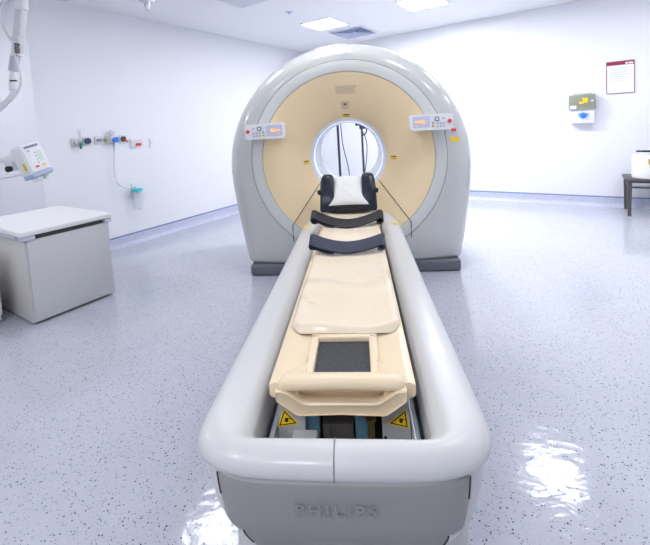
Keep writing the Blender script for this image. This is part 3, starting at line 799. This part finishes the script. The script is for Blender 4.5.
plate(t, 'wall_plate', .085, .085, .018, M_lgrey); disc(t, 'socket', .03, .04, mat('brown_black', (.10, .07, .04), .4)); 
b = B(); rod(b, (.045, .01, -.005), (.06, .03, -.04), .008); obj('red_tip', b, M_red, t)
t = wthing('power_outlet', 'white double power outlet with red switch on the left wall', 'power outlet', 2.578, 1.165)
plate(t, 'wall_plate', .155, .115, .016, M_white); plate(t, 'inset', .135, .075, .022, M_lgrey)
b = B(); slab(b, rrect2(.065, .032, .004, 2), .028, frame((0, .015, -.02), (0, 1, 0), (0, 0, 1)), .003); obj('red_switch', b, M_red, t)
b = B()
for y in (-.035, .01): slab(b, R4(.006, .018), .0235, frame((0, y, .015), (0, 1, 0), (0, 0, 1)))
obj('sockets', b, M_print, t)
t = wthing('wall_switch', 'plain white switch plate right of the power outlet', 'switch', 2.778, 1.150)
plate(t, 'wall_plate', .065, .12, .010, M_white); plate(t, 'rocker', .02, .035, .016, M_panelw)
t = wthing('suction_canister', 'clear suction canister with turquoise lid hanging on the left wall', 'canister', 2.505, .40)
b = B(); lathe(b, [(0, 0), (.045, 0), (.05, .006), (.056, .215)], 'z', (.066, 0, 0), 32); obj('jar', b, M_clear, t)
b = B(); lathe(b, [(0, .245), (.03, .245), (.052, .238), (.064, .232), (.064, .212), (.056, .210), (0, .210)], 'z', (.066, 0, 0), 32); obj('lid', b, M_turq, t)
b = B(); lathe(b, [(0, .262), (.010, .262), (.010, .243)], 'z', (.066, -.03, 0), 12); obj('spout', b, M_turq, t)
b = B(); box(b, 0, .014, -.03, .03, .12, .30, .003, 1); obj('wall_bracket', b, M_white, t)
b = B(); P0 = W(AL+.05, 2.328, 1.12)
pts = [W(AL+.05, 2.293, 1.125), W(AL+.05, 2.285, 1.03), W(AL+.05, 2.268, .86), W(AL+.05, 2.288, .74), W(AL+.055, 2.36, .668), W(AL+.062, 2.43, .652), W(AL+.066, 2.474, .665)]
tube(b, spline(pts, 8), .0075, 8); o = obj('suction_hose', b, M_tube); tag(o, 'clear hose curving from the regulator down to the canister', 'hose')

# ------------------------------------------------------------------ right: back wall fittings (local x along the wall, -y out of the wall)
t = thing('glove_dispenser', 'wall dispenser with smoky grey-green cover and blue contents', 'dispenser', W(.066, BB, 1.26), RZ)
b = B(); box(b, -.115, .128, -.10, 0, -.185, .02, .006, 2); obj('body', b, M_white, t)
b = B(); box(b, -.12, .12, -.095, 0, .0, .165, .006, 2); obj('inner_stock', b, M_liner, t)
b = B(); box(b, -.138, .142, -.125, -.012, -.012, .180, .010, 3); obj('cover', b, M_smoke, t)
b = B(); box(b, -.10, .11, -.08, 0, .182, .200, .004, 1); obj('top_lid', b, M_clear, t)
b = B()
for x, z, w, h in ((.035, .105, .055, .06), (-.005, .078, .05, .03)): box(b, x-w/2, x+w/2, -.128, -.125, z-h/2, z+h/2)
obj('yellow_label', b, M_yellow, t)
b = B(); box(b, -.128, -.06, -.128, -.125, 0, .044); obj('white_label', b, M_paper, t)
b = B(); box(b, .095, .12, -.13, -.124, .085, .105, .003, 1); obj('latch', b, M_white, t)
b = B(); box(b, -.045, .075, -.103, -.10, -.095, -.055); box(b, -.044, -.10, -.103, -.10, -.105, -.055) if False else None; obj('slot', b, M_bluegrey, t)
b = B(); lathe(b, [(0, -.03), (.03, -.025), (.038, -.012), (.038, 0)], 'y', (.012, -.10, -.085), 20); obj('blue_glove', b, M_knobblue, t)
t = thing('poster', 'framed notice with maroon header and maroon border on back wall', 'poster', W(.464, BB, 1.62), RZ)
PW, PH = .133, .191
b = B(); box(b, -PW, PW, -.006, 0, -PH, PH); obj('sheet', b, M_paper, t)
b = B()
for x0, x1, z0, z1 in ((-PW-.006, PW+.006, PH-.0, PH+.006), (-PW-.006, PW+.006, -PH-.006, -PH), (-PW-.006, -PW, -PH, PH), (PW, PW+.006, -PH, PH)): box(b, x0, x1, -.010, 0, z0, z1)
obj('frame', b, M_maroon, t)
b = B(); box(b, -PW, PW, -.0075, -.005, PH-.042, PH); obj('header', b, M_maroon, t)
b = B()
for k, w in enumerate((.18, .20, .17, .21, .16, .19, .12)): box(b, -.105, -.105+w, -.0068, -.0058, .11-.026*k, .119-.026*k)
obj('printed_text', b, M_print, t)
b = B(); box(b, .05, .072, -.0085, -.007, PH-.034, PH-.014); box(b, .08, .126, -.0085, -.007, PH-.034, PH-.014); obj('header_mark', b, M_paper, t)
# side table with white bin
t = thing('side_table', 'dark brown wooden side table by the back wall at right', 'table', W(.80, 5.72, 0), RZ)
b = B(); box(b, -.335, .335, -.225, .225, .405, .432, .005, 2); obj('table_top', b, M_wood, t)
for sx in (-1, 1):
    for sy in (-1, 1):
        b = B(); x, y = sx*.30, sy*.195
        loft(b, [[(x+dx*.016, y+dy*.016, 0) for dx, dy in ((-1, -1), (1, -1), (1, 1), (-1, 1))], [(x-sx*.004+dx*.022, y+dy*.022, .406) for dx, dy in ((-1, -1), (1, -1), (1, 1), (-1, 1))]]); obj('leg', b, M_wood, t)
b = B()
for sy in (-1, 1): box(b, -.29, .29, sy*.195-.008, sy*.195+.008, .325, .345, .002, 1)
for sx in (-1, 1): box(b, sx*.30-.008, sx*.30+.008, -.19, .19, .325, .345, .002, 1)
obj('rail', b, M_wood, t)
t = thing('bin', 'white round container with black lid handle on the side table', 'container', W(.675, 5.66, .432), RZ)
b = B(); lathe(b, [(0, 0), (.135, 0), (.14, .006), (.14, .235), (.135, .255), (.118, .263), (.118, .272), (0, .272)], 'z', seg=48); obj('body', b, M_bin, t)
b = B(); lathe(b, [(.120, .272), (.122, .284), (.10, .292), (0, .294)], 'z', seg=40); obj('lid', b, M_lgrey, t)
b = B(); box(b, -.10, .10, -.018, .018, .296, .312, .006, 2); lathe(b, [(.045, .292), (.045, .306), (.0, .309)], 'z', seg=24); obj('lid_handle', b, M_black, t)
b = B(); rings = []
for k in range(9):
    a = math.radians(-92+9*k); rings.append([(.1415*cos(a), .1415*sin(a), .165), (.1415*cos(a), .1415*sin(a), .225)])
loft(b, rings, False); bmesh.ops.solidify(b, geom=b.faces[:], thickness=.002); obj('yellow_label', b, M_yellow, t)

# ------------------------------------------------------------------ seen through the bore
def stand(label, x, y, h, thick, clamp):
    t = thing('drip_stand', label, 'stand', (x, y, 0), 0, 'stands behind the scanner')
    b = B(); rod(b, (0, 0, .06), (0, 0, h), thick, thick, 12); obj('pole', b, M_cable, t)
    b = B()
    for k in range(5):
        a = 2*PI*k/5+.3; tube(b, [(0, 0, .08), (.08*cos(a), .08*sin(a), .065), (.15*cos(a), .15*sin(a), .045)], .012, 8)
        lathe(b, [(0, -.01), (.02, -.01), (.022, 0), (.02, .01), (0, .01)], 'y', (.15*cos(a), .15*sin(a), .022), 14)
    obj('base', b, M_machd, t)
    if clamp:
        b = B(); box(b, -.09, .035, -.02, .02, h-.06, h-.02, .008, 2); box(b, -.035, .05, -.025, .025, h-.11, h-.045, .012, 2); tube(b, spline([(.03, 0, h-.06), (.07, 0, h-.12), (.05, 0, h-.18), (.01, 0, h-.2)], 5), .010, 8); obj('clamp', b, M_cable, t)
        b = B(); tube(b, spline([(.02, -.03, h-.15), (.06, -.03, .95), (.05, -.03, .75), (.01, -.03, .5), (.0, -.03, .3)], 8), .006, 8); obj('cable', b, M_cable, t)
    else:
        b = B(); tube(b, spline([(.04, -.02, h), (.045, -.02, 1.2), (.06, -.02, .95), (.12, -.02, .6), (.10, -.02, .3), (.0, -.02, .2)], 8), .006, 8); obj('cable', b, M_cable, t)
        b = B(); tube(b, [(-.09, 0, h-.03), (-.06, 0, h), (.06, 0, h), (.09, 0, h-.03)], .008, 8); obj('hook_bar', b, M_cable, t)
    return t
stand('thick dark pole seen through the bore on its left', -.25, 5.2, 1.62, .016, False)
stand('dark pole with a clamp at its top seen through the bore on the right', .076, 5.56, 1.265, .015, True)

# ------------------------------------------------------------------ world and colour management
w = bpy.data.worlds.new('world'); bpy.context.scene.world = w; w.use_nodes = True
w.node_tree.nodes['Background'].inputs[0].default_value = (.75, .82, 1, 1); w.node_tree.nodes['Background'].inputs[1].default_value = .3
sc = bpy.context.scene
sc.view_settings.view_transform = 'Standard'; sc.view_settings.look = 'None'; sc.view_settings.gamma = 1
sc.view_settings.use_curve_mapping = False; sc.view_settings.exposure = 0.9
